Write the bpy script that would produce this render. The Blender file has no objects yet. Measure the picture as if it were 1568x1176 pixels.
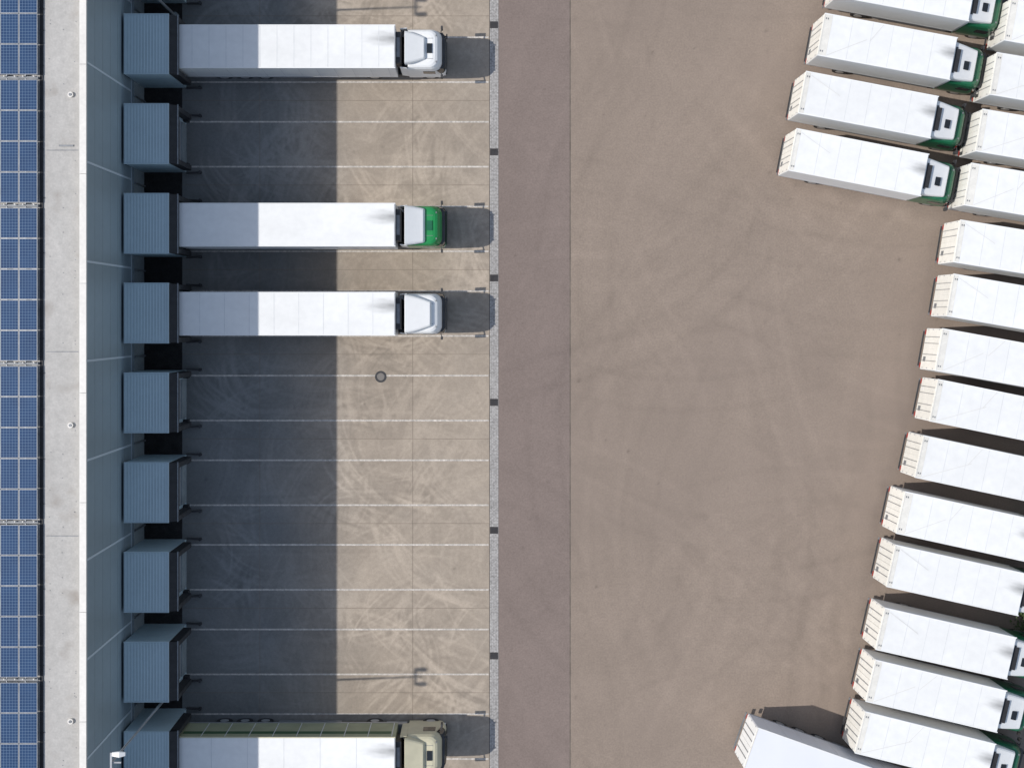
import bpy, math, random
import numpy as np
from mathutils import Vector
random.seed(4); rng=np.random.default_rng(7)
S=bpy.context.scene
COL=S.collection

# ------------------------------------------------------------------ materials
def mat(name,col,rough=.6,metal=0.0,noises=(),attr=None,attr_amt=1.0,objrand=0.0,soot=None,spec=.5,coords='Object',tint=None,bump=None,coat=0,dock_shade=None):
    m=bpy.data.materials.new(name); m.use_nodes=True
    nt=m.node_tree; N=nt.nodes; L=nt.links
    b=N['Principled BSDF']; b.inputs['Roughness'].default_value=rough; b.inputs['Metallic'].default_value=metal
    b.inputs['Specular IOR Level'].default_value=spec
    b.inputs['Coat Weight'].default_value=coat
    rgb=N.new('ShaderNodeRGB'); rgb.outputs[0].default_value=(*col,1)
    cur=rgb.outputs[0]
    tc=N.new('ShaderNodeTexCoord'); geo=N.new('ShaderNodeNewGeometry')
    vec=tc.outputs['Object'] if coords=='Object' else geo.outputs['Position']
    def mul(cur,fac):
        v=N.new('ShaderNodeVectorMath'); v.operation='SCALE'
        L.new(cur,v.inputs[0]); L.new(fac,v.inputs['Scale']); return v.outputs[0]
    if dock_shade:  # painted shade: second colour mixed by a vertex attribute
        a=N.new('ShaderNodeAttribute'); a.attribute_name='dock_shade'
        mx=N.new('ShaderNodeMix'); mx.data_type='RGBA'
        L.new(a.outputs['Fac'],mx.inputs['Factor']); L.new(cur,mx.inputs['A']); mx.inputs['B'].default_value=(*dock_shade,1)
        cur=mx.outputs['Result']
    for n in noises:
        sc,amt=n[0],n[1]; stretch=n[2] if len(n)>2 else (1,1,1)
        mp=N.new('ShaderNodeMapping'); mp.inputs['Scale'].default_value=stretch
        L.new(vec,mp.inputs['Vector'])
        t=N.new('ShaderNodeTexNoise'); t.inputs['Scale'].default_value=sc; t.inputs['Detail'].default_value=3
        L.new(mp.outputs[0],t.inputs['Vector'])
        r=N.new('ShaderNodeMapRange'); r.inputs['From Min'].default_value=.3; r.inputs['From Max'].default_value=.7
        r.inputs['To Min'].default_value=1-amt; r.inputs['To Max'].default_value=1+amt
        L.new(t.outputs['Fac'],r.inputs['Value']); cur=mul(cur,r.outputs[0])
    if tint:   # large scale colour drift (second colour, noise scale)
        t=N.new('ShaderNodeTexNoise'); t.inputs['Scale'].default_value=tint[1]; t.inputs['Detail'].default_value=5
        L.new(vec,t.inputs['Vector'])
        r=N.new('ShaderNodeMapRange'); r.inputs['From Min'].default_value=tint[2]; r.inputs['From Max'].default_value=tint[3]
        L.new(t.outputs['Fac'],r.inputs['Value'])
        mx=N.new('ShaderNodeMix'); mx.data_type='RGBA'
        L.new(r.outputs[0],mx.inputs['Factor']); L.new(cur,mx.inputs['A']); mx.inputs['B'].default_value=(*tint[0],1)
        cur=mx.outputs['Result']
    if attr:
        a=N.new('ShaderNodeAttribute'); a.attribute_name=attr
        ma=N.new('ShaderNodeMath'); ma.operation='MULTIPLY_ADD'
        L.new(a.outputs['Fac'],ma.inputs[0]); ma.inputs[1].default_value=attr_amt; ma.inputs[2].default_value=1
        cur=mul(cur,ma.outputs[0])
    if objrand:
        o=N.new('ShaderNodeObjectInfo')
        ma=N.new('ShaderNodeMath'); ma.operation='MULTIPLY_ADD'
        L.new(o.outputs['Random'],ma.inputs[0]); ma.inputs[1].default_value=-objrand; ma.inputs[2].default_value=1
        cur=mul(cur,ma.outputs[0])
    if soot:   # exhaust soot patch on the roof near the tractor (x,y,rx,ry)
        mp=N.new('ShaderNodeMapping'); mp.vector_type='POINT'
        mp.inputs['Location'].default_value=(-soot[0]/soot[2],-soot[1]/soot[3],0)
        mp.inputs['Scale'].default_value=(1/soot[2],1/soot[3],0)
        L.new(tc.outputs['Object'],mp.inputs['Vector'])
        ln=N.new('ShaderNodeVectorMath'); ln.operation='LENGTH'; L.new(mp.outputs[0],ln.inputs[0])
        t=N.new('ShaderNodeTexNoise'); t.inputs['Scale'].default_value=1.6; t.inputs['Detail'].default_value=4
        mp2=N.new('ShaderNodeMapping'); mp2.inputs['Scale'].default_value=(.5,2.0,1); L.new(tc.outputs['Object'],mp2.inputs['Vector'])
        L.new(mp2.outputs[0],t.inputs['Vector'])
        ad=N.new('ShaderNodeMath'); ad.operation='MULTIPLY_ADD'; L.new(t.outputs['Fac'],ad.inputs[0]); ad.inputs[1].default_value=.7
        L.new(ln.outputs['Value'],ad.inputs[2])
        r=N.new('ShaderNodeMapRange'); r.inputs['From Min'].default_value=.15; r.inputs['From Max'].default_value=1.4
        r.inputs['To Min'].default_value=soot[4]; r.inputs['To Max'].default_value=1
        r.interpolation_type='SMOOTHSTEP'
        L.new(ad.outputs[0],r.inputs['Value'])
        cur=mul(cur,r.outputs[0])
    L.new(cur,b.inputs['Base Color'])
    return m

M={}
M['grass']=mat('grass',(.05,.075,.025),.9,noises=((.2,.3),(3,.3)),coords='W')
yard_n=((.35,.03),(3.0,.04),(9,.10))
M['yard']=mat('brown_block_paving',(.268,.215,.174),.85,noises=yard_n,attr='marks',coords='W',tint=((.240,.192,.160),.05,.45,.80),spec=.2)
M['strip']=mat('purple_block_paving',(.215,.171,.150),.85,noises=yard_n,attr='marks',coords='W',spec=.2)
M['concrete']=mat('apron_concrete',(.350,.295,.237),.85,noises=((.8,.04),(5,.06),(12,.06)),attr='marks',attr_amt=.80,coords='W',spec=.2,dock_shade=(.200,.203,.197))  # cool dark second colour paints the building's shade into the concrete
M['darkasph']=mat('dark_asphalt',(.034,.031,.030),.9,noises=((2,.3),(9,.2)),coords='W',spec=.2)
M['joint']=mat('joint_sealant',(.13,.11,.09),.9,coords='W',noises=((1.5,.35),))
M['joint_soft']=mat('joint_concrete_edge',(.20,.165,.13),.9,coords='W',noises=((1.5,.2),))
M['line']=mat('worn_white_paint',(.52,.48,.43),.7,coords='W',noises=((.7,.12),(5,.25),(14,.2)))
M['drain']=mat('drain_pavers',(.36,.345,.33),.8,coords='W',noises=((7,.3),(1,.1)))
M['mortar']=mat('paver_bedding',(.20,.185,.17),.9,coords='W')
M['iron']=mat('cast_iron',(.035,.03,.03),.6,coords='W',noises=((6,.3),))
M['white']=mat('white_paint',(.82,.82,.80),.4,noises=((.5,.025),(3,.02)),objrand=.04)
M['whiteroofA']=mat('white_trailer_roof',(.83,.83,.81),.5,noises=((.35,.04,(1,2,1)),(2.5,.03)),objrand=.05,soot=(13.3,.5,2.3,.55,.38))
M['whiteroofB']=mat('white_box_roof',(.82,.82,.80),.5,noises=((.4,.04,(1,2,1)),(2.5,.03)),objrand=.06,soot=(8.3,.35,1.6,.5,.22))
M['seam']=mat('roof_seam',(.64,.65,.65),.5,noises=((2,.1),))
M['cream']=mat('cream_paint',(.76,.735,.67),.5,noises=((1.5,.06),(7,.04)),objrand=.08)
M['strap']=mat('roof_strap',(.66,.65,.62),.7)
M['black']=mat('black_rubber',(.02,.02,.022),.7,noises=((4,.3),))
M['dark']=mat('dark_chassis',(.04,.04,.042),.6,noises=((3,.3),))
M['glass']=mat('dark_glass',(.015,.018,.02),.08,spec=.8)
M['alu']=mat('aluminium',(.45,.46,.47),.4,.5,noises=((3,.1),))
M['steel']=mat('galvanised_steel',(.22,.23,.24),.5,.3,noises=((3,.2),))
M['green']=mat('green_paint',(.018,.26,.07),.35,noises=((1.5,.06),),coat=.3)
M['dkgreen']=mat('dark_green_paint',(.012,.12,.055),.35,noises=((1.5,.1),),coat=.3)
M['olive']=mat('beige_paint',(.56,.52,.37),.45,noises=((1.5,.08),))
M['oliveside']=mat('olive_curtain',(.36,.37,.24),.6,noises=((.8,.12,(1,1,1)),))
M['olstripe']=mat('green_stripe',(.05,.11,.05),.6)
M['red']=mat('red_lens',(.35,.03,.02),.3)
M['lamp']=mat('headlamp_lens',(.7,.7,.7),.15)
M['lav']=mat('lavender_white_roof',(.74,.75,.79),.5,noises=((.4,.03),))
M['wall']=mat('facade_panel',(.27,.33,.36),.42,noises=((.25,.08,(1,1,.4)),(2,.03)),coords='W')
M['wallseam']=mat('facade_seam',(.55,.61,.65),.4,coords='W')
M['plinth']=mat('concrete_plinth',(.26,.29,.30),.8,noises=((1,.1),(5,.1)),coords='W')
M['house']=mat('dock_house_panel',(.46,.57,.61),.5,noises=((.6,.06),(4,.04)),coords='W')
M['houserib']=mat('dock_house_rib',(.50,.61,.65),.5,coords='W')
M['roof']=mat('roof_membrane',(.44,.425,.40),.85,noises=((.5,.06,(1,.5,1)),(3,.07),(9,.07)),coords='W',tint=((.27,.24,.21),.75,.60,.82))
M['cap']=mat('parapet_cap',(.74,.71,.66),.6,noises=((.7,.05),(5,.05)),coords='W')
M['bark']=mat('bark',(.09,.06,.04),.9,noises=((5,.3),))
M['leaf']=mat('leaf',(.05,.085,.025),.7,noises=((1.2,.5),))

def pv_mat():
    m=bpy.data.materials.new('solar_cells'); m.use_nodes=True
    nt=m.node_tree; N=nt.nodes; L=nt.links; b=N['Principled BSDF']
    b.inputs['Roughness'].default_value=.25
    tc=N.new('ShaderNodeTexCoord'); sp=N.new('ShaderNodeSeparateXYZ'); L.new(tc.outputs['UV'],sp.inputs[0])
    def lines(o,n,w):
        a=N.new('ShaderNodeMath'); a.operation='MULTIPLY'; L.new(o,a.inputs[0]); a.inputs[1].default_value=n
        f=N.new('ShaderNodeMath'); f.operation='FRACT'; L.new(a.outputs[0],f.inputs[0])
        s=N.new('ShaderNodeMath'); s.operation='SUBTRACT'; L.new(f.outputs[0],s.inputs[0]); s.inputs[1].default_value=.5
        ab=N.new('ShaderNodeMath'); ab.operation='ABSOLUTE'; L.new(s.outputs[0],ab.inputs[0])
        g=N.new('ShaderNodeMath'); g.operation='GREATER_THAN'; L.new(ab.outputs[0],g.inputs[0]); g.inputs[1].default_value=.5-w
        return g.outputs[0]
    a=lines(sp.outputs['X'],6,.055); c=lines(sp.outputs['Y'],10,.055)
    mx=N.new('ShaderNodeMath'); mx.operation='MAXIMUM'; L.new(a,mx.inputs[0]); L.new(c,mx.inputs[1])
    geo=N.new('ShaderNodeNewGeometry')
    t=N.new('ShaderNodeTexNoise'); t.inputs['Scale'].default_value=1.1; L.new(geo.outputs['Position'],t.inputs['Vector'])
    m1=N.new('ShaderNodeMix'); m1.data_type='RGBA'; L.new(t.outputs['Fac'],m1.inputs['Factor'])
    m1.inputs['A'].default_value=(.012,.036,.095,1); m1.inputs['B'].default_value=(.022,.065,.155,1)
    m2=N.new('ShaderNodeMix'); m2.data_type='RGBA'; L.new(mx.outputs[0],m2.inputs['Factor'])
    L.new(m1.outputs['Result'],m2.inputs['A']); m2.inputs['B'].default_value=(.13,.20,.30,1)
    L.new(m2.outputs['Result'],b.inputs['Base Color'])
    return m
M['pv']=pv_mat()

# ------------------------------------------------------------------ mesh builder
class MB:
    def __init__(s): s.v=[];s.f=[];s.m=[];s.k=[]
    def mi(s,k):
        if k not in s.k: s.k.append(k)
        return s.k.index(k)
    def box(s,x0,x1,y0,y1,z0,z1,k):
        b=len(s.v)
        for z in(z0,z1):
            s.v+=[(x0,y0,z),(x1,y0,z),(x1,y1,z),(x0,y1,z)]
        s.f+=[(b,b+3,b+2,b+1),(b+4,b+5,b+6,b+7),(b,b+1,b+5,b+4),(b+1,b+2,b+6,b+5),(b+2,b+3,b+7,b+6),(b+3,b,b+4,b+7)]
        s.m+=[s.mi(k)]*6
    def quad(s,pts,k):
        b=len(s.v); s.v+=pts; s.f.append(tuple(range(b,b+len(pts)))); s.m.append(s.mi(k))
    def strip(s,x0,y0,x1,y1,w,z0,z1,k):
        d=Vector((x1-x0,y1-y0)); d.normalize(); n=(-d.y*w/2,d.x*w/2)
        b=len(s.v)
        for z in(z0,z1):
            s.v+=[(x0-n[0],y0-n[1],z),(x1-n[0],y1-n[1],z),(x1+n[0],y1+n[1],z),(x0+n[0],y0+n[1],z)]
        s.f+=[(b,b+3,b+2,b+1),(b+4,b+5,b+6,b+7),(b,b+1,b+5,b+4),(b+1,b+2,b+6,b+5),(b+2,b+3,b+7,b+6),(b+3,b,b+4,b+7)]
        s.m+=[s.mi(k)]*6
    def loft(s,rings,k,closed=True,cap=True):
        b=len(s.v); n=len(rings[0])
        for r in rings: s.v+=r
        for i in range(len(rings)-1):
            for j in range(n if closed else n-1):
                a=b+i*n+j; c=b+i*n+(j+1)%n
                s.f.append((a,c,c+n,a+n)); s.m.append(s.mi(k))
        if cap:
            s.f.append(tuple(b+n-1-j for j in range(n))); s.m.append(s.mi(k))
            s.f.append(tuple(b+(len(rings)-1)*n+j for j in range(n))); s.m.append(s.mi(k))
    def cyl(s,c,r,h,axis,k,n=20,r2=None):
        r2=r if r2 is None else r2
        R=[]
        for t,rr in((-.5,r),(.5,r2)):
            ring=[]
            for i in range(n):
                a=2*math.pi*i/n; u,w=rr*math.cos(a),rr*math.sin(a)
                if axis=='z': p=(c[0]+u,c[1]+w,c[2]+t*h)
                elif axis=='y': p=(c[0]+w,c[1]+t*h,c[2]+u)
                else: p=(c[0]+t*h,c[1]+u,c[2]+w)
                ring.append(p)
            R.append(ring)
        s.loft(R,k)
    def mesh(s,name):
        me=bpy.data.meshes.new(name); me.from_pydata(s.v,[],s.f)
        for k in s.k: me.materials.append(M[k])
        me.polygons.foreach_set('material_index',s.m); me.update()
        return me
def obj(name,me,parent=None,bevel=0):
    o=bpy.data.objects.new(name,me); COL.objects.link(o)
    if parent: o.parent=parent
    if bevel:
        b=o.modifiers.new('bevel','BEVEL'); b.width=bevel; b.segments=2; b.limit_method='ANGLE'; b.angle_limit=math.radians(40)
    return o
def empty(name,loc=(0,0,0),yaw=0):
    o=bpy.data.objects.new(name,None); COL.objects.link(o); o.location=loc; o.rotation_euler[2]=yaw
    o.empty_display_size=.5
    return o
def sheet(name,x0,x1,y0,y1,z,k):
    b=MB(); b.quad([(x0,y0,z),(x1,y0,z),(x1,y1,z),(x0,y1,z)],k); return obj(name,b.mesh(name))

# ------------------------------------------------------------------ ground
sheet('ground',-1500,1500,-1500,1500,0,'grass')
sheet('yard_pavement',-120,140,-140,130,.004,'yard')

def grid_sheet(name,x0,x1,y0,y1,step,z,k,marks,k2=None,xsplit=None,dock_shade=None):
    nx=int((x1-x0)/step)+1; ny=int((y1-y0)/step)+1
    xs=np.linspace(x0,x1,nx,dtype=np.float32); ys=np.linspace(y0,y1,ny,dtype=np.float32)
    X,Y=np.meshgrid(xs,ys)
    A=marks(X,Y)
    co=np.stack([X,Y,np.full_like(X,z)],-1).reshape(-1,3)
    idx=np.arange(nx*ny,dtype=np.int32).reshape(ny,nx)
    q=np.stack([idx[:-1,:-1],idx[:-1,1:],idx[1:,1:],idx[1:,:-1]],-1).reshape(-1,4)
    me=bpy.data.meshes.new(name); nf=len(q)
    me.vertices.add(nx*ny); me.vertices.foreach_set('co',co.ravel())
    me.loops.add(nf*4); me.loops.foreach_set('vertex_index',q.ravel())
    me.polygons.add(nf); me.polygons.foreach_set('loop_start',np.arange(0,nf*4,4,dtype=np.int32))
    me.polygons.foreach_set('loop_total',np.full(nf,4,dtype=np.int32))
    me.materials.append(M[k]); me.update(calc_edges=True)
    if k2:
        me.materials.append(M[k2]); cx=X[:-1,:-1].ravel()+step/2
        me.polygons.foreach_set('material_index',(cx<xsplit).astype(np.int32))
    at=me.attributes.new('marks','FLOAT','POINT'); at.data.foreach_set('value',A.astype(np.float32).ravel())
    if dock_shade:
        at=me.attributes.new('dock_shade','FLOAT','POINT'); at.data.foreach_set('value',dock_shade(X,Y).astype(np.float32).ravel())
    me.update()
    return obj(name,me)
def smooth_noise(X,Y,scale,seed):
    r=np.random.default_rng(seed); n=64
    g=r.random((n,n)).astype(np.float32)
    u=(X*scale)%n; v=(Y*scale)%n
    i=np.floor(u).astype(int); j=np.floor(v).astype(int); fu=u-i; fv=v-j
    fu=fu*fu*(3-2*fu); fv=fv*fv*(3-2*fv); i%=n; j%=n; i2=(i+1)%n; j2=(j+1)%n
    return (g[j,i]*(1-fu)+g[j,i2]*fu)*(1-fv)+(g[j2,i]*(1-fu)+g[j2,i2]*fu)*fv
BAY=[16.58-5.39*k for k in range(-4,12)]
def arc(A,X,Y,cx,cy,r,a0,half,w,s):
    ox=cx-r*math.cos(a0); oy=cy-r*math.sin(a0)
    e=r*half*1.05+.6
    c0,c1=np.searchsorted(X[0],[cx-e,cx+e]); r0,r1=np.searchsorted(Y[:,0],[cy-e,cy+e])
    if c1<=c0 or r1<=r0: return
    xx=X[r0:r1,c0:c1]; yy=Y[r0:r1,c0:c1]
    d=np.hypot(xx-ox,yy-oy)-r
    ang=np.abs((np.arctan2(yy-oy,xx-ox)-a0+np.pi)%(2*np.pi)-np.pi)
    A[r0:r1,c0:c1]+=s*np.clip(1.5-np.abs(d)/w,0,1)*np.clip((half-ang)/(half*.6),0,1)
def apron_marks(X,Y):
    A=np.zeros_like(X)
    # bundles of thin scrub arcs left by turning trailer axles
    for i in range(900):
        bc=random.choice(BAY[2:14]); cx=random.uniform(-17,0.3); cy=bc+random.uniform(-2.8,2.8)
        r=random.choice([random.uniform(2.2,5),random.uniform(4,9),random.uniform(7,16)])
        a0=random.choice([random.gauss(2.5,.45),random.gauss(-2.5,.45),random.uniform(0,6.28)])
        half=min(random.uniform(1.0,4.0)/r,.9)
        n=random.choice([1,2,3,4,5]); s0=random.choice([1,1,1,-.7])*random.uniform(.2,.75)
        for j in range(n):
            off=j*random.uniform(.16,.5); w=random.choice([.055,.07,.10,.15])
            arc(A,X,Y,cx+off*math.cos(a0),cy+off*math.sin(a0),r*random.uniform(.94,1.06),a0+random.uniform(-.08,.08),half,w,s0*random.uniform(.5,1))
    for bc in BAY[2:14]:   # trucks backing in and swinging out
        for i in range(16):
            off=random.choice([-1,1])*random.uniform(.75,1.15)+random.uniform(-.3,.3)
            x0=random.uniform(-15,-5); cur=random.choice([-1,1])*random.uniform(.008,.07)
            yy=bc+off+np.where(X>x0,cur*(X-x0)**2,0)
            sl=np.where(X>x0,2*cur*(X-x0),0)
            d=np.abs(Y-yy)/np.sqrt(1+sl**2)
            w=random.uniform(.07,.16); m=np.clip(1.4-d/w,0,1)
            m*=np.clip((X+18)/6,0.15,1)*smooth_noise(X,Y,.5,i+3)
            A+=random.choice([1,1,-1])*random.uniform(.25,.6)*m
    N1=np.clip(smooth_noise(X,Y,.25,1)*1.2+.1,.4,1.0)
    A-=.22
    out=np.where(A>0,np.tanh(A)*.42,np.tanh(A)*.38)*N1
    out+=.18*(smooth_noise(X,Y,.35,8)-.5)+.09*(smooth_noise(X,Y,1.7,9)-.5)
    slab=(np.floor((X+14.25)/9.75)*7+np.floor((Y+7.58)/5.39)*13)
    out+=.05*((np.sin(slab*12.9898)*43758.5)%1-.5)
    for i in range(70):    # oil drips
        cx=random.uniform(-18,0); cy=random.choice(BAY)+random.uniform(-.5,.5); r=random.uniform(.05,.12)
        c0,c1=np.searchsorted(X[0],[cx-.6,cx+.6]); r0,r1=np.searchsorted(Y[:,0],[cy-.6,cy+.6])
        out[r0:r1,c0:c1]-=.4*np.exp(-((X[r0:r1,c0:c1]-cx)**2+(Y[r0:r1,c0:c1]-cy)**2)/r**2)*random.random()
    out-=.5*np.exp(-((X+15.4)**2/.5**2+(Y+3.55)**2/.12**2))
    return np.clip(out,-.6,.6)
def apron_shade(X,Y):   # building shade painted into the concrete colour, growing toward the docks
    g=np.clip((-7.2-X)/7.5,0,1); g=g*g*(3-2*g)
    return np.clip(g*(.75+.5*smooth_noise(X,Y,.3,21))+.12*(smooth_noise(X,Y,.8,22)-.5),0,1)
grid_sheet('concrete_apron',-19.2,.417,-46,42,.055,.012,'concrete',apron_marks,dock_shade=apron_shade)
def yard_marks(X,Y):
    A=np.zeros_like(X)
    for i in range(200):
        cx=random.uniform(2,34); cy=random.uniform(-30,22); r=random.uniform(7,30)
        a0=random.uniform(0,2*math.pi); half=random.uniform(.2,.5)
        s=random.choice([1,-1,-1])*random.uniform(.015,.045); w=random.uniform(.15,.3)
        for dr in(0,2.0): arc(A,X,Y,cx+dr*math.cos(a0),cy+dr*math.sin(a0),r+dr,a0,half,w,s)
    A+=.22*np.exp(-((Y-(7.9-(X-21.5)*.22))**2/.5**2))*np.clip((X-20)/2,0,1)*np.clip((31-X)/3,0,1)*smooth_noise(X,Y,.9,5)
    A+=.06*(smooth_noise(X,Y,.12,2)-.5)+.05*(smooth_noise(X,Y,.6,3)-.5)
    for i in range(120):
        cx=random.uniform(1,40); cy=random.uniform(-30,22); r=random.uniform(.05,.11)
        c0,c1=np.searchsorted(X[0],[cx-.5,cx+.5]); r0,r1=np.searchsorted(Y[:,0],[cy-.5,cy+.5])
        A[r0:r1,c0:c1]-=.35*np.exp(-((X[r0:r1,c0:c1]-cx)**2+(Y[r0:r1,c0:c1]-cy)**2)/r**2)*random.random()
    return np.clip(A,-.5,.4)
grid_sheet('block_paving',.96,46,-36,28,.12,.008,'yard',yard_marks,'strip',5.54)

sheet('dock_pit_asphalt',-21.7,-19.2,-60,60,.012,'darkasph')

# joints, markings, drains
b=MB()
def hline(b,y,x0,x1,w,z,k): b.quad([(x0,y-w/2,z),(x1,y-w/2,z),(x1,y+w/2,z),(x0,y+w/2,z)],k)
def vline(b,x,y0,y1,w,z,k): b.quad([(x-w/2,y0,z),(x+w/2,y0,z),(x+w/2,y1,z),(x-w/2,y1,z)],k)
for x in(-14.25,-4.5): vline(b,x,-46,42,.03,.016,'joint_soft')
vline(b,5.54,-46,42,.06,.013,'joint')
vline(b,.40,-46,42,.05,.0165,'joint')
for k in range(-5,12): hline(b,-7.58+5.39*(k),-19.2,.37,.025,.0185,'joint_soft')
obj('expansion_joints',b.mesh('expansion_joints'))
b=MB()
for bc in BAY:
    for s in(-1,1): hline(b,bc+s*1.43,-19.1,.34,.10,.021,'line')
obj('parking_bay_markings',b.mesh('parking_bay_markings'))
b=MB()
y=-46
while y<42:
    for i,x in enumerate((.425,.535,.645,.755,.865)):
        o_=.05*(i%2); b.box(x,x+.10,y+o_+.008,y+o_+.20,.004,.024,'drain')
    y+=.21
b.quad([(.42,-46,.016),(.955,-46,.016),(.955,42,.016),(.42,42,.016)],'mortar')
obj('drainage_channel',b.mesh('drainage_channel'))
for gy in(34.8,26.8,18.8,10.7,2.67,-5.25,-13.4,-21.4,-29.4):
    b=MB(); b.box(.43,.94,gy-.22,gy+.22,.02,.032,'iron')
    for i in range(5): b.box(.5+.085*i,.53+.085*i,gy-.18,gy+.18,.032,.042,'dark')
    obj('storm_drain_grate',b.mesh('storm_drain_grate'))
# manhole
b=MB()
def annulus(b,cx,cy,r0,r1,z,k,n=32):
    for i in range(n):
        a=2*math.pi*i/n; c=2*math.pi*(i+1)/n
        b.quad([(cx+r0*math.cos(a),cy+r0*math.sin(a),z),(cx+r1*math.cos(a),cy+r1*math.sin(a),z),(cx+r1*math.cos(c),cy+r1*math.sin(c),z),(cx+r0*math.cos(c),cy+r0*math.sin(c),z)],k)
annulus(b,0,0,.24,.37,.0,'dark'); annulus(b,0,0,.0,.23,.002,'mortar',24)
o=obj('manhole_cover',b.mesh('manhole_cover')); o.location=(-6.54,-3.62,.026)

# ------------------------------------------------------------------ warehouse
WX=-21.79; HP=11.58; RZ=11.1
bl=empty('warehouse_building')
b=MB()
b.box(WX-.3,WX,-70,60,.0,11.40,'wall')
b.box(-90,WX-.3,-70,-69.7,0,RZ,'wall'); b.box(-90,WX-.3,59.7,60,0,RZ,'wall'); b.box(-90,-89.7,-69.7,59.7,0,RZ,'wall')
obj('walls',b.mesh('walls'),bl)
b=MB()
for k in range(-8,16):
    y=14.13-5.46*k
    if -69<y<59: b.box(WX+.002,WX+.04,y-.06,y+.06,2.5,11.38,'wallseam')
b.box(WX+.002,WX+.05,-70,60,2.42,2.50,'wallseam')
obj('facade_seams',b.mesh('facade_seams'),bl)
b=MB()
for z in(3.9,5.4,6.9,8.4,9.9): b.box(WX+.0015,WX+.008,-70,60,z,z+.02,'plinth')
obj('panel_joints',b.mesh('panel_joints'),bl)
b=MB(); b.box(WX,WX+.16,-70,60,0,2.4,'plinth')
for i,bc in enumerate(BAY):   # downpipes between the houses
    b.cyl((WX+.22,bc+2.7,1.2),.06,2.4,'z','steel',10)
obj('concrete_plinth',b.mesh('concrete_plinth'),bl)
b=MB(); b.quad([(-89.7,-69.7,RZ),(WX-.3,-69.7,RZ),(WX-.3,59.7,RZ),(-89.7,59.7,RZ)],'roof')
for y in(9.35,-1.75,-11.9): b.box(-24.1,WX-.53,y-.025,y+.025,RZ+.003,RZ+.015,'steel')
for y in(9.45,): b.box(-23.4,-22.6,y+.1,y+.2,RZ+.003,RZ+.05,'steel')
obj('roof_deck',b.mesh('roof_deck'),bl)
b=MB()
y=-70
while y<60:
    y2=min(y+6.0,60); b.box(WX-.34,WX+.03,y+.01,y2-.01,11.40,HP,'cap'); y+=6.0
b.box(WX-.50,WX-.30,-70,60,RZ,11.22,'roof')
obj('parapet_cap',b.mesh('parapet_cap'),bl)
b=MB()
for y in(31,12.4,-5.8,-22.1,-40):
    b.cyl((-22.75,y,RZ+.06),.15,.12,'z','cap',16); b.cyl((-22.75,y,RZ+.13),.08,.03,'z','steel',16)
for i in range(160):
    y=random.uniform(-60,55); b.cyl((random.choice([-22.5,-23.2,-23.9])+random.uniform(-.05,.05),y,RZ+.01),.025,.02,'z','steel',8)
y=-60
while y<55:
    b.box(-24.45,-24.2-random.uniform(0,.12),y,y+.05,RZ+.01,RZ+.06,'black'); y+=.75+random.uniform(-.15,.5)
b.box(-24.44,-24.26,-69,59,RZ+.005,RZ+.05,'black')
obj('roof_fittings',b.mesh('roof_fittings'),bl)

# solar arrays (blocks of modules)
PZ=11.40
gaps_y=[(490-119)/27.87,(490-315)/27.87,(490-557)/27.87,(490-800)/27.87,(490-1041)/27.87]
blocks=[(gaps_y[0]+8.68,gaps_y[0],5),(gaps_y[0],gaps_y[1],4)]+[(gaps_y[i],gaps_y[i+1],5) for i in(1,2,3)]+[(gaps_y[4],gaps_y[4]-8.68,5),(gaps_y[0]+17.36,gaps_y[0]+8.68,5),(gaps_y[4]-8.68,gaps_y[4]-17.36,5)]
for yt,yb,n in blocks:
    b=MB()
    p=(yt-yb-.26)/n
    for c in range(14):
        x1=-24.50-c*1.03; x0=x1-1.0
        for r in range(n):
            a=yt-.13-r*p; d=a-p+.03
            b.box(x0,x1,d,a,PZ-.05,PZ,'alu')
            b.quad([(x0+.025,d+.025,PZ+.003),(x1-.025,d+.025,PZ+.003),(x1-.025,a-.025,PZ+.003),(x0+.025,a-.025,PZ+.003)],'pv')
        for xx in(x0+.2,x1-.2):
            b.box(xx-.02,xx+.02,yb+.02,yb+.10,PZ-.04,PZ+.03,'cap')
        b.box(x0+.3,x0+.34,yb+.05,yt-.05,RZ,PZ-.06,'alu')
    b.box(-38.9,-24.5,yb-.08,yb+.08,RZ+.1,RZ+.2,'steel')
    me=b.mesh('solar_panel_array')
    ul=me.uv_layers.new(name='UVMap')
    pvi=b.k.index('pv')
    for p_ in me.polygons:
        if p_.material_index==pvi:
            for li,u in zip(p_.loop_indices,((0,0),(1,0),(1,1),(0,1))): ul.data[li].uv=u
    obj('solar_panel_array',me)

# loading dock houses
FX=-18.93; HH=4.7; HW=1.79
b=MB()
hx0=WX+.165
b.box(hx0,FX,-HW,-HW+.08,0,HH-.05,'house'); b.box(hx0,FX,HW-.08,HW,0,HH-.05,'house')
b.box(hx0,FX-.002,-HW+.08,HW-.08,HH-.15,HH-.05,'house')
n=14; dx=(FX-hx0-.1)/n
b.box(hx0,FX+.02,-HW-.03,HW+.03,HH-.05,HH,'house')
for i in range(n):
    x=hx0+.08+i*dx; b.box(x,x+.06,-HW+.03,HW-.03,HH+.001,HH+.022,'houserib')
b.box(FX-.05,FX+.03,-HW-.03,HW+.03,HH+.002,HH+.05,'houserib')
b.box(hx0,FX-.052,-HW-.03,-HW+.01,HH+.002,HH+.04,'houserib'); b.box(hx0,FX-.052,HW-.01,HW+.03,HH+.002,HH+.04,'houserib')
m_house=b.mesh('house_shell')
b=MB()
b.box(FX-.06,FX-.01,-HW+.08,-1.25,0,HH-.16,'house'); b.box(FX-.06,FX-.01,1.25,HW-.08,0,HH-.16,'house')
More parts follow.
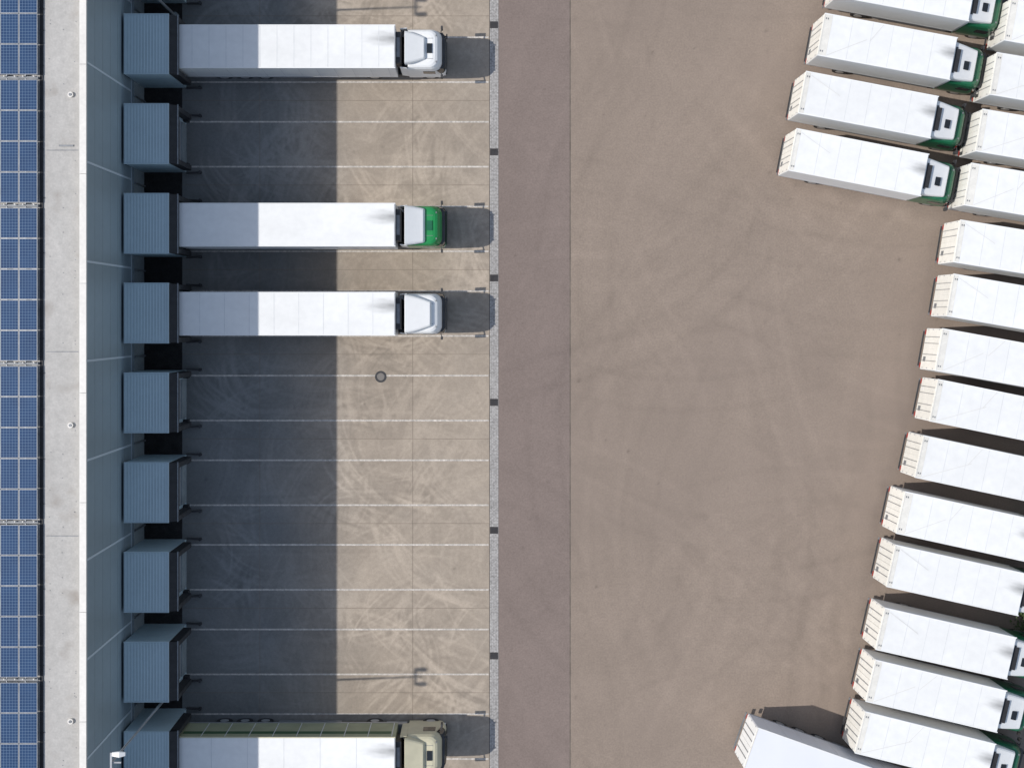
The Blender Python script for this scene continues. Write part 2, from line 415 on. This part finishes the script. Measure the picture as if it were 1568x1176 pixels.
b.box(FX-.06,FX-.01,-1.25,1.25,4.1,HH-.16,'house'); b.box(FX-.12,FX-.07,-1.25,1.25,1.2,4.1,'alu')
for i in range(4): b.box(FX-.069,FX-.055,-1.25,1.25,1.7+.6*i,1.73+.6*i,'dark')
b.box(FX-.1,FX,-1.25,1.25,0.0,1.2,'plinth')
m_front=b.mesh('dock_door')
b=MB()   # rubber shelter
fx1=FX+.50
for s in(-1,1):
    y0,y1=sorted((s*1.42,s*1.78))
    b.loft([[(FX+.031,y0,.9),(FX+.031,y1,.9),(FX+.031,y1,4.62),(FX+.031,y0,4.62)],[(fx1,y0,.9),(fx1,y1-.04,.9),(fx1,y1-.04,4.4),(fx1,y0,4.4)]],'black')
    b.box(fx1+.002,fx1+.03,y0+.02,y1-.06,.95,4.36,'dark')
b.loft([[(FX+.031,-1.78,4.1),(FX+.031,1.78,4.1),(FX+.031,1.78,4.64),(FX+.031,-1.78,4.64)],[(fx1,-1.74,4.08),(fx1,1.74,4.08),(fx1,1.74,4.42),(fx1,-1.74,4.42)]],'black')
b.box(fx1-.04,fx1+.035,-1.80,1.80,4.425,4.46,'steel')
for s in(-1,1):
    y0,y1=sorted((s*1.30,s*1.62)); b.box(FX+.01,FX+.32,y0,y1,.5,1.0,'black')
    b.strip(FX+.03,s*1.85,FX+.85,s*1.80,.08,.02,.25,'dark')
    b.cyl((FX+.9,s*1.80,.15),.10,.26,'z','dark',12)
m_shel=b.mesh('rubber_shelter')
for i,bc in enumerate(BAY):
    e=empty('loading_dock_house',(0,bc,0))
    obj('shell',m_house,e); obj('front_wall_and_door',m_front,e); obj('rubber_shelter',m_shel,e)

# ------------------------------------------------------------------ street lamps
def street_lamp(x,y):
    e=empty('street_lamp',(x,y,0))
    b=MB(); b.cyl((0,0,.15),.22,.3,'z','plinth',16); b.cyl((0,0,7.25),.09,13.9,'z','alu',16,.05)
    b.box(-.05,.05,-.55,.55,14.2,14.28,'alu'); b.box(-.04,.5,-.04,.04,14.12,14.19,'alu')
    obj('pole',b.mesh('pole'),e)
    b=MB()
    for s in(-1,1):
        b.loft([[(.05,s*.46-.10,14.18),(.05,s*.46+.10,14.18),(.05,s*.46+.10,14.30),(.05,s*.46-.10,14.30)],[(.45,s*.46-.15,14.16),(.45,s*.46+.15,14.16),(.45,s*.46+.15,14.36),(.45,s*.46-.15,14.36)],[(.75,s*.46-.10,14.16),(.75,s*.46+.10,14.16),(.75,s*.46+.10,14.24),(.75,s*.46-.10,14.24)]],'white')
    obj('lamp_heads',b.mesh('lamp_heads'),e,.02)
street_lamp(-19.62,-23.33); street_lamp(-19.62,19.35)

# ------------------------------------------------------------------ vehicles
def ring(z,xr,xf,hw,rad,n=6,grow=0):
    xf+=grow;hw+=grow
    pts=[(xr,-hw,z)]
    for i in range(n+1):
        a=-math.pi/2+i*math.pi/2/n; pts.append((xf-rad+rad*math.cos(a),-hw+rad+rad*math.sin(a),z))
    for i in range(n+1):
        a=i*math.pi/2/n; pts.append((xf-rad+rad*math.cos(a),hw-rad+rad*math.sin(a),z))
    pts.append((xr,hw,z)); return pts
def lerp_level(L_,z):
    for a,c in zip(L_,L_[1:]):
        if a[0]<=z<=c[0]:
            t=(z-a[0])/(c[0]-a[0]); return tuple(a[i]+(c[i]-a[i])*t for i in range(5))
    return L_[-1]
def wheel(b,x,y,r=.5,w=.3):
    b.cyl((x,y,r),r,w,'y','black',24); s=1 if y>0 else -1
    b.cyl((x,y+s*(w/2+.004),r),r*.55,.02,'y','alu',16)
def cab_meshes(color,spoil,H=3.42,spoil_len=1.0,lower=None,spoil_h=3.90,hatch='glass',spw=1.16,recess=False,taper=.30,front_h=.20):
    f=H/3.42
    Lv=[(.35,0,2.22,1.2,.3),(.9,0,2.34,1.25,.35),(1.75*f,0,2.34,1.25,.4),(2.7*f,0,2.14,1.24,.5),(3.12*f,0,2.0,1.21,.55),(3.32*f,.04,1.86,1.12,.5),(3.39*f,.12,1.72,1.02,.45),(H,.25,1.55,.88,.4)]
    b=MB()
    if lower:
        b.loft([ring(*l) for l in Lv[:3]],lower); b.loft([ring(*l) for l in Lv[2:]],color)
    else: b.loft([ring(*l) for l in Lv],color)
    shell=b.mesh('cab_shell')
    b=MB()
    zs=[1.82*f,2.2*f,2.72*f]
    rs=[]
    for z in zs:
        l=lerp_level(Lv,z); rs.append(ring(z,*l[1:],grow=.012)[2:-2])
    b.loft(rs,'glass',closed=False,cap=False)
    for s in(-1,1):
        y0,y1=sorted((s*1.20,s*1.262)); b.box(.95,1.7,y0,y1,1.85*f,2.6*f,'glass')
    b.box(2.335,2.36,-.85,.85,.95,1.6,'dark')
    for s in(-1,1):
        y0,y1=sorted((s*.72,s*1.12)); b.box(2.2,2.30,y0,y1,.6,.8,'lamp')
    b.box(2.2,2.38,-1.0,1.0,.35,.55,'dark')
    # roof seams and wiper cowl
    for s in(-1,1): b.box(.9,1.6,s*.62-.012,s*.62+.012,H+.001,H+.008,'steel')
    l=lerp_level(Lv,1.78*f)
    b.loft([[(x+.005,y,z) for x,y,z in ring(1.78*f,*l[1:],grow=.01)[3:-3]],[(x+.02,y,z) for x,y,z in ring(1.84*f,*l[1:],grow=.015)[3:-3]]],'dark',closed=False,cap=False)
    l=lerp_level(Lv,2.8*f)
    b.loft([[(x+.01,y,z) for x,y,z in ring(2.80*f,*l[1:],grow=.02)[4:-4]],[(x+.16,y,z) for x,y,z in ring(2.74*f,*l[1:],grow=.03)[4:-4]]],'dark',closed=False,cap=False)
    for s in(-1,1):
        b.strip(2.05,s*1.2,2.12,s*1.50,.05,2.45*f,2.5*f,'dark')
        y0,y1=sorted((s*1.40,s*1.60)); b.box(2.04,2.16,y0,y1,1.95*f,2.48*f,'dark')
    b.box(2.2,2.42,.85,.93,2.62*f,2.68*f,'dark'); b.box(2.38,2.46,.75,1.05,2.5*f,2.66*f,'dark')
    if hatch: b.box(1.22,1.54,-.30,.30,H+.002,H+.05,hatch)
    for s in(-.8,.8): b.box(1.75,1.83,s-.05,s+.05,3.33*f,3.39*f,'steel')
    trim=b.mesh('cab_trim')
    b=MB()
    rings=[]
    nst=7; x0=-.12
    for i in range(nst+1):
        t=min(i/(nst-1),1); x=x0+t*(spoil_len-x0)+(.10 if i==nst else 0)
        top=H+front_h+(spoil_h-H-front_h)*(1-t)**1.1; w=spw-taper*t**1.5; bz=H-.25 if i<1 else H-.2
        if i==nst: top=H+.015; w-=.05
        ch=min(.14,(top-bz)*.5)
        rings.append([(x,-w,bz),(x,-w,top-ch),(x,-w+ch*.4,top-ch*.3),(x,-w+ch,top),(x,w-ch,top),(x,w-ch*.4,top-ch*.3),(x,w,top-ch),(x,w,bz)])
    b.loft(rings,spoil)
    if recess:   # open back of the deflector and its sun-roof
        b.box(-.10,.26,-.7,.7,spoil_h-.14,spoil_h-.005,'black')
        b.box(.62,.98,-.42,.12,H+.28,H+.47,'glass')
    for s in(-1,1):
        y0,y1=sorted((s*1.20,s*1.245))
        b.loft([[(-.42,y0-s*.05,1.0),(-.42,y1-s*.05,1.0),(0.01,y1,1.0),(.01,y0,1.0)],[(-.42,y0-s*.05,spoil_h-.3),(-.42,y1-s*.05,spoil_h-.3),(.01,y1,spoil_h-.35),(.01,y0,spoil_h-.35)]],spoil)
    sp=b.mesh('roof_fairing')
    return shell,trim,sp
def add_cab(e,x,ms):
    for nm,m_,bv in zip(('cab','windscreen_and_trim','roof_fairing'),ms,(.03,0,.03)):
        o=obj(nm,m_,e,bv); o.location=(x,0,0)
def rear_details(b,hw,z0,z1,k):
    b.box(-.03,-.002,-hw+.05,-.01,z0+.05,z1-.08,k); b.box(-.03,-.002,.01,hw-.05,z0+.05,z1-.08,k)
    for y in(-.75,-.35,.35,.75): b.box(-.07,-.04,y-.02,y+.02,z0+.1,z1-.12,'alu')
    for y in(-hw+.06,hw-.12):
        for z in(z0+.4,z0+1.2,z1-.5): b.box(-.05,-.032,y,y+.07,z,z+.1,'alu')
    for s in(-1,1):
        y0,y1=sorted((s*(hw-.40),s*(hw-.10)))
        b.box(-.02,.05,y0,y1,z0-.22,z0-.08,'red')
    b.box(-.02,.06,-hw+.1,hw-.1,.5,.64,'steel')
def semi_body(rib,roofk,side,stripe=None,L_=13.35,z1=4.0):
    hw=1.31; z0=1.15
    b=MB(); b.box(0,L_,-hw,hw,z0,z1-.03,side)
    body=b.mesh('trailer_body')
    b=MB(); b.box(.05,L_-.05,-hw+.05,hw-.05,z1-.029,z1,roofk)
    if rib:
        x=rib
        while x<L_-.4: b.box(x-.015,x+.015,-hw+.06,hw-.06,z1+.001,z1+.006,'seam'); x+=rib
    roof=b.mesh('trailer_roof')
    b=MB()
    for s in(-1,1):
        y0,y1=sorted((s*(hw-.05),s*(hw+.012))); b.box(-.01,L_+.01,y0,y1,z1-.10,z1+.012,'white' if not stripe else 'olive')
        y0,y1=sorted((s*(hw+.001),s*(hw+.02))); b.box(0,L_,y0,y1,z0-.05,z0+.1,'alu')
        if stripe:
            y0,y1=sorted((s*(hw+.001),s*(hw+.012))); b.box(.3,L_-.3,y0,y1,2.9,3.35,stripe)
            x=1.5
            while x<L_: b.box(x,x+.05,y0,y1+.004 if s>0 else y1,z0+.12,z1-.15,'seam'); x+=1.45
        else:
            x=.8
            while x<L_-.3: b.box(x,x+.03,min(s*hw,s*(hw+.008)),max(s*hw,s*(hw+.008)),z0+.12,z1-.12,'seam'); x+=1.1
    b.box(-.012,.05,-hw+.05,hw-.05,z1-.1,z1+.01,'cream'); b.box(L_-.05,L_+.012,-hw+.05,hw-.05,z1-.1,z1+.01,'alu')
    rear_details(b,hw,z0,z1,'white')
    b.box(L_+.013,L_+.34,-.95,.95,2.3,3.72,'dark'); b.box(L_+.341,L_+.36,-.8,.8,2.5,3.5,'black')
    b.box(L_+.06,L_+.26,-.6,.6,3.721,3.75,'steel')
    trim=b.mesh('trailer_trim')
    b=MB()
    for y in(-.5,.38): b.box(.3,L_-.4,y,y+.12,.85,z0-.001,'dark')
    for x in(2.3,3.6,4.9):
        for s in(-1,1): wheel(b,x,s*1.08)
        b.cyl((x,0,.5),.07,2.0,'y','dark',10)
    for s in(-1,1):
        b.box(L_-3.2,L_-3.08,s*.85-.06,s*.85+.06,.08,z0-.001,'alu'); b.box(L_-3.28,L_-3.0,s*.85-.12,s*.85+.12,.014,.08,'dark')
        y0,y1=sorted((s*1.22,s*1.26)); b.box(5.8,L_-3.6,y0,y1,.5,1.0,'steel')
        b.box(1.6,5.5,s*1.08-.17,s*1.08+.17,1.03,1.07,'dark')
    ch=b.mesh('trailer_chassis')
    return body,roof,trim,ch
def tractor_chassis():
    b=MB()
    for y in(-.5,.38): b.box(-3.9,1.9,y,y+.12,.65,.92,'dark')
    for s in(-1,1):
        wheel(b,1.35,s*1.06,.5,.32); wheel(b,-2.2,s*.95,.5,.55)
        b.box(-1.45,-.15,s*.85-.3,s*.85+.3,.4,.98,'alu' if s>0 else 'dark')
        b.box(-2.8,-1.6,s*.95-.29,s*.95+.29,1.03,1.07,'dark')
    b.box(-2.6,-1.6,-.35,.35,.93,1.13,'dark'); b.box(-.35,-.02,-.9,.9,.93,2.4,'black'); b.cyl((-.2,.9,2.0),.08,1.8,'z','steel',12)
    return b.mesh('tractor_chassis')
m_tr=tractor_chassis()
REAR=-18.70
def semi(y,body,cab,cabx=13.35+.68,name='semi_trailer_truck',loc=None,yaw=0,tractor=True):
    e=empty(name,loc or (REAR,y,.02),yaw)
    for nm,m_,bv in zip(('trailer_body','trailer_roof','trailer_trim','trailer_chassis'),body,(.03,.015,0,0)): obj(nm,m_,e,bv)
    if tractor:
        add_cab(e,cabx,cab); o=obj('tractor_chassis',m_tr,e); o.location=(cabx,0,0)
    return e
semi(16.58,semi_body(1.03,'whiteroofA','white'),cab_meshes('white','white',3.42,1.05,spw=1.0))
semi(5.77,semi_body(0,'whiteroofA','white'),cab_meshes('green','white',3.34,1.0,hatch='dkgreen',spw=1.2,taper=.15))
semi(.375,semi_body(1.5,'whiteroofA','white'),cab_meshes('white','white',3.42,1.42,hatch=None,spw=1.18,taper=.4,front_h=.25,spoil_h=3.82))
semi(-26.6,semi_body(2.2,'whiteroofA','oliveside','olstripe'),cab_meshes('olive','olive',3.42,1.0))
yaw=math.radians(-19.5)
semi(0,semi_body(0,'lav','lav'),None,name='semi_trailer',loc=(16.25,-25.95,.015),yaw=yaw,tractor=False)

# rigid box trucks
def box_truck_meshes(var):
    r=random.Random(var); L_=8.2; hw=1.3; z0=1.1; z1=3.85
    b=MB(); b.box(0,L_,-hw,hw,z0,z1-.03,'white'); body=b.mesh('cargo_body')
    fr=(.34,.42,.30,.5)[var]
    b=MB(); b.box(fr+.005,L_-.04,-hw+.04,hw-.04,z1-.029,z1,'whiteroofB'); b.box(.0,fr,-hw+.04,hw-.04,z1-.029,z1+.004,'cream')
    x=fr+1.25
    while x<L_-.4: b.box(x-.013,x+.013,-hw+.05,hw-.05,z1+.001,z1+.005,'seam'); x+=1.25
    if var!=2:
        b.strip(fr+.04,-1.2,3.0+r.uniform(-.4,.3),.0+r.uniform(0,.3),.03,z1+.008,z1+.014,'strap')
        b.strip(3.0,.15,2.9+r.uniform(.5,1.1),1.22,.025,z1+.0085,z1+.0145,'strap')
    else:
        b.strip(fr+.04,1.1,1.7+r.uniform(0,.6),.2,.025,z1+.015,z1+.019,'strap')
    roof=b.mesh('cargo_roof')
    b=MB()
    for s in(-1,1):
        y0,y1=sorted((s*(hw-.045),s*(hw+.015))); b.box(-.01,L_+.01,y0,y1,z1-.12,z1+.012,'white')
        y0,y1=sorted((s*(hw+.001),s*(hw+.018))); b.box(0,L_,y0,y1,z0-.04,z0+.08,'alu')
        for i in range(2): b.box(.10+.12*i,.15+.12*i,s*(hw-.3)-.05,s*(hw-.3)+.05,z1+.006,z1+.025,'steel')
    b.box(-.012,.05,-hw+.05,hw-.05,z1-.14,z1+.018,'cream')
    rear_details(b,hw,z0,z1,'cream')
    b.box(-.045,-.033,.5,.70,z0+.35,z0+.65,'strap')
    b.box(-.05,-.035,-.8,-.5,z0+.35,z0+.75,'steel')
    b.box(-.12,-.04,-1.1,1.1,.82,.90,'dark')
    b.box(L_+.013,L_+.2,-.8,.8,2.9,3.65,'dark')
    trim=b.mesh('cargo_trim')
    b=MB()
    for y in(-.5,.38): b.box(.1,L_+2,y,y+.12,.75,z0-.001,'dark')
    for s in(-1,1):
        wheel(b,2.3,s*.98,.48,.55); wheel(b,L_+1.5,s*1.06,.48,.3)
        y0,y1=sorted((s*1.2,s*1.24)); b.box(3.2,L_-.3,y0,y1,.5,.95,'steel')
        b.box(4.0,5.4,s*.9-.25,s*.9+.25,.45,.95,'dark')
    b.cyl((2.3,0,.48),.08,2.0,'y','dark',10)
    ch=b.mesh('chassis')
    return body,roof,trim,ch
BT=[box_truck_meshes(i) for i in range(4)]
m_cabB=cab_meshes('dkgreen','white',2.95,1.42,spoil_h=3.66,hatch=None,spw=1.12,recess=True,taper=.16,front_h=.25)
def box_truck(tx,ty,bx,by,deg,var):
    k=.971/24
    x=((tx+bx)/2-740)*k; y=(490-(ty+by)/2)*k
    e=empty('box_truck',(x,y,.012),math.radians(-deg))
    for nm,m_,bv in zip(('cargo_body','cargo_roof','cargo_trim','chassis'),BT[var%4],(.03,.015,0,0)): obj(nm,m_,e,bv)
    add_cab(e,8.36,m_cabB)
P=[(1281,-62,1272,8,10.5),(1253,25,1243,97,10.5),(1226,113,1213,183,10.8),(1212,200,1198,268,11),
   (1535,2,1522,75,10),(1514,85,1500,155,9.5),(1493,170,1478,240,9.5),(1475,252,1462,320,9.5),
   (1458,338,1447,405,9.2),(1447,420,1437,485,9.8),(1430,504,1420,565,10.2),(1422,580,1413,641,11.5),
   (1401,665,1390,725,12),(1373,748,1362,810,12.3),(1358,828,1348,890,12.5),(1342,922,1332,985,12.8),
   (1327,998,1318,1065,13.3),(1311,1075,1302,1143,14)]
for i,p in enumerate(P): box_truck(*p,(i*7+i//3)%4)

# ------------------------------------------------------------------ bush at the far side of the truck row
def bush(x,y,r,n=900):
    e=empty('bush',(x,y,0))
    b=MB()
    for i in range(6):
        a=i*1.05; b.loft([[( .06*math.cos(t),.06*math.sin(t),0) for t in(0,2,4)],[(r*.5*math.cos(a)+.02*math.cos(t),r*.5*math.sin(a)+.02*math.sin(t),r*.8) for t in(0,2,4)]],'bark')
    obj('stems',b.mesh('stems'),e)
    b=MB(); cl=[(random.gauss(0,.45)*r,random.gauss(0,.6)*r,random.uniform(.3,1.2)*r,random.uniform(.2,.45)*r) for _ in range(16)]
    for i in range(n):
        c=random.choice(cl); d=Vector((random.gauss(0,1),random.gauss(0,1),random.gauss(0,1))).normalized()*c[3]
        p=Vector(c[:3])+d; p.z=max(p.z,.05); u=Vector((random.gauss(0,1),random.gauss(0,1),random.gauss(0,.5))).normalized()*.07
        w=u.orthogonal().normalized()*.05
        b.quad([tuple(p-u),tuple(p+w),tuple(p+u),tuple(p-w)],'leaf')
    obj('foliage',b.mesh('foliage'),e)
bush(34.6,-18.6,1.1); bush(35.2,-20.3,1.3)

# ------------------------------------------------------------------ light
el=math.radians(42.9); az=math.radians(2.2)
d=Vector((math.cos(el)*math.cos(az),math.cos(el)*math.sin(az),-math.sin(el)))
sl=bpy.data.lights.new('sun','SUN'); sl.energy=3.85; sl.angle=math.radians(.5); sl.color=(1,.96,.91)
so=bpy.data.objects.new('sun',sl); COL.objects.link(so); so.rotation_euler=d.to_track_quat('-Z','Y').to_euler(); so.location=(-60,0,60)
w=bpy.data.worlds.new('World'); S.world=w; w.use_nodes=True
nt=w.node_tree; sky=nt.nodes.new('ShaderNodeTexSky'); sky.sky_type='NISHITA'; sky.sun_disc=False
sky.sun_elevation=el; sky.sun_rotation=math.radians(-92.2)
hs=nt.nodes.new('ShaderNodeHueSaturation'); hs.inputs['Saturation'].default_value=.78   # hazy summer sky
nt.links.new(sky.outputs[0],hs.inputs['Color'])
nt.links.new(hs.outputs[0],nt.nodes['Background'].inputs['Color']); nt.nodes['Background'].inputs['Strength'].default_value=.15
S.view_settings.view_transform='Standard'; S.view_settings.look='None'; S.view_settings.exposure=0

# ------------------------------------------------------------------ camera: drone 82 m up, looking straight down, off-centre frame
c=bpy.data.cameras.new('camera'); co=bpy.data.objects.new('camera',c); COL.objects.link(co)
co.location=(0,0,82); c.sensor_width=36; c.lens=36*1968/1568
c.shift_x=44/1568; c.shift_y=-98/1568; c.clip_end=4000
S.camera=co
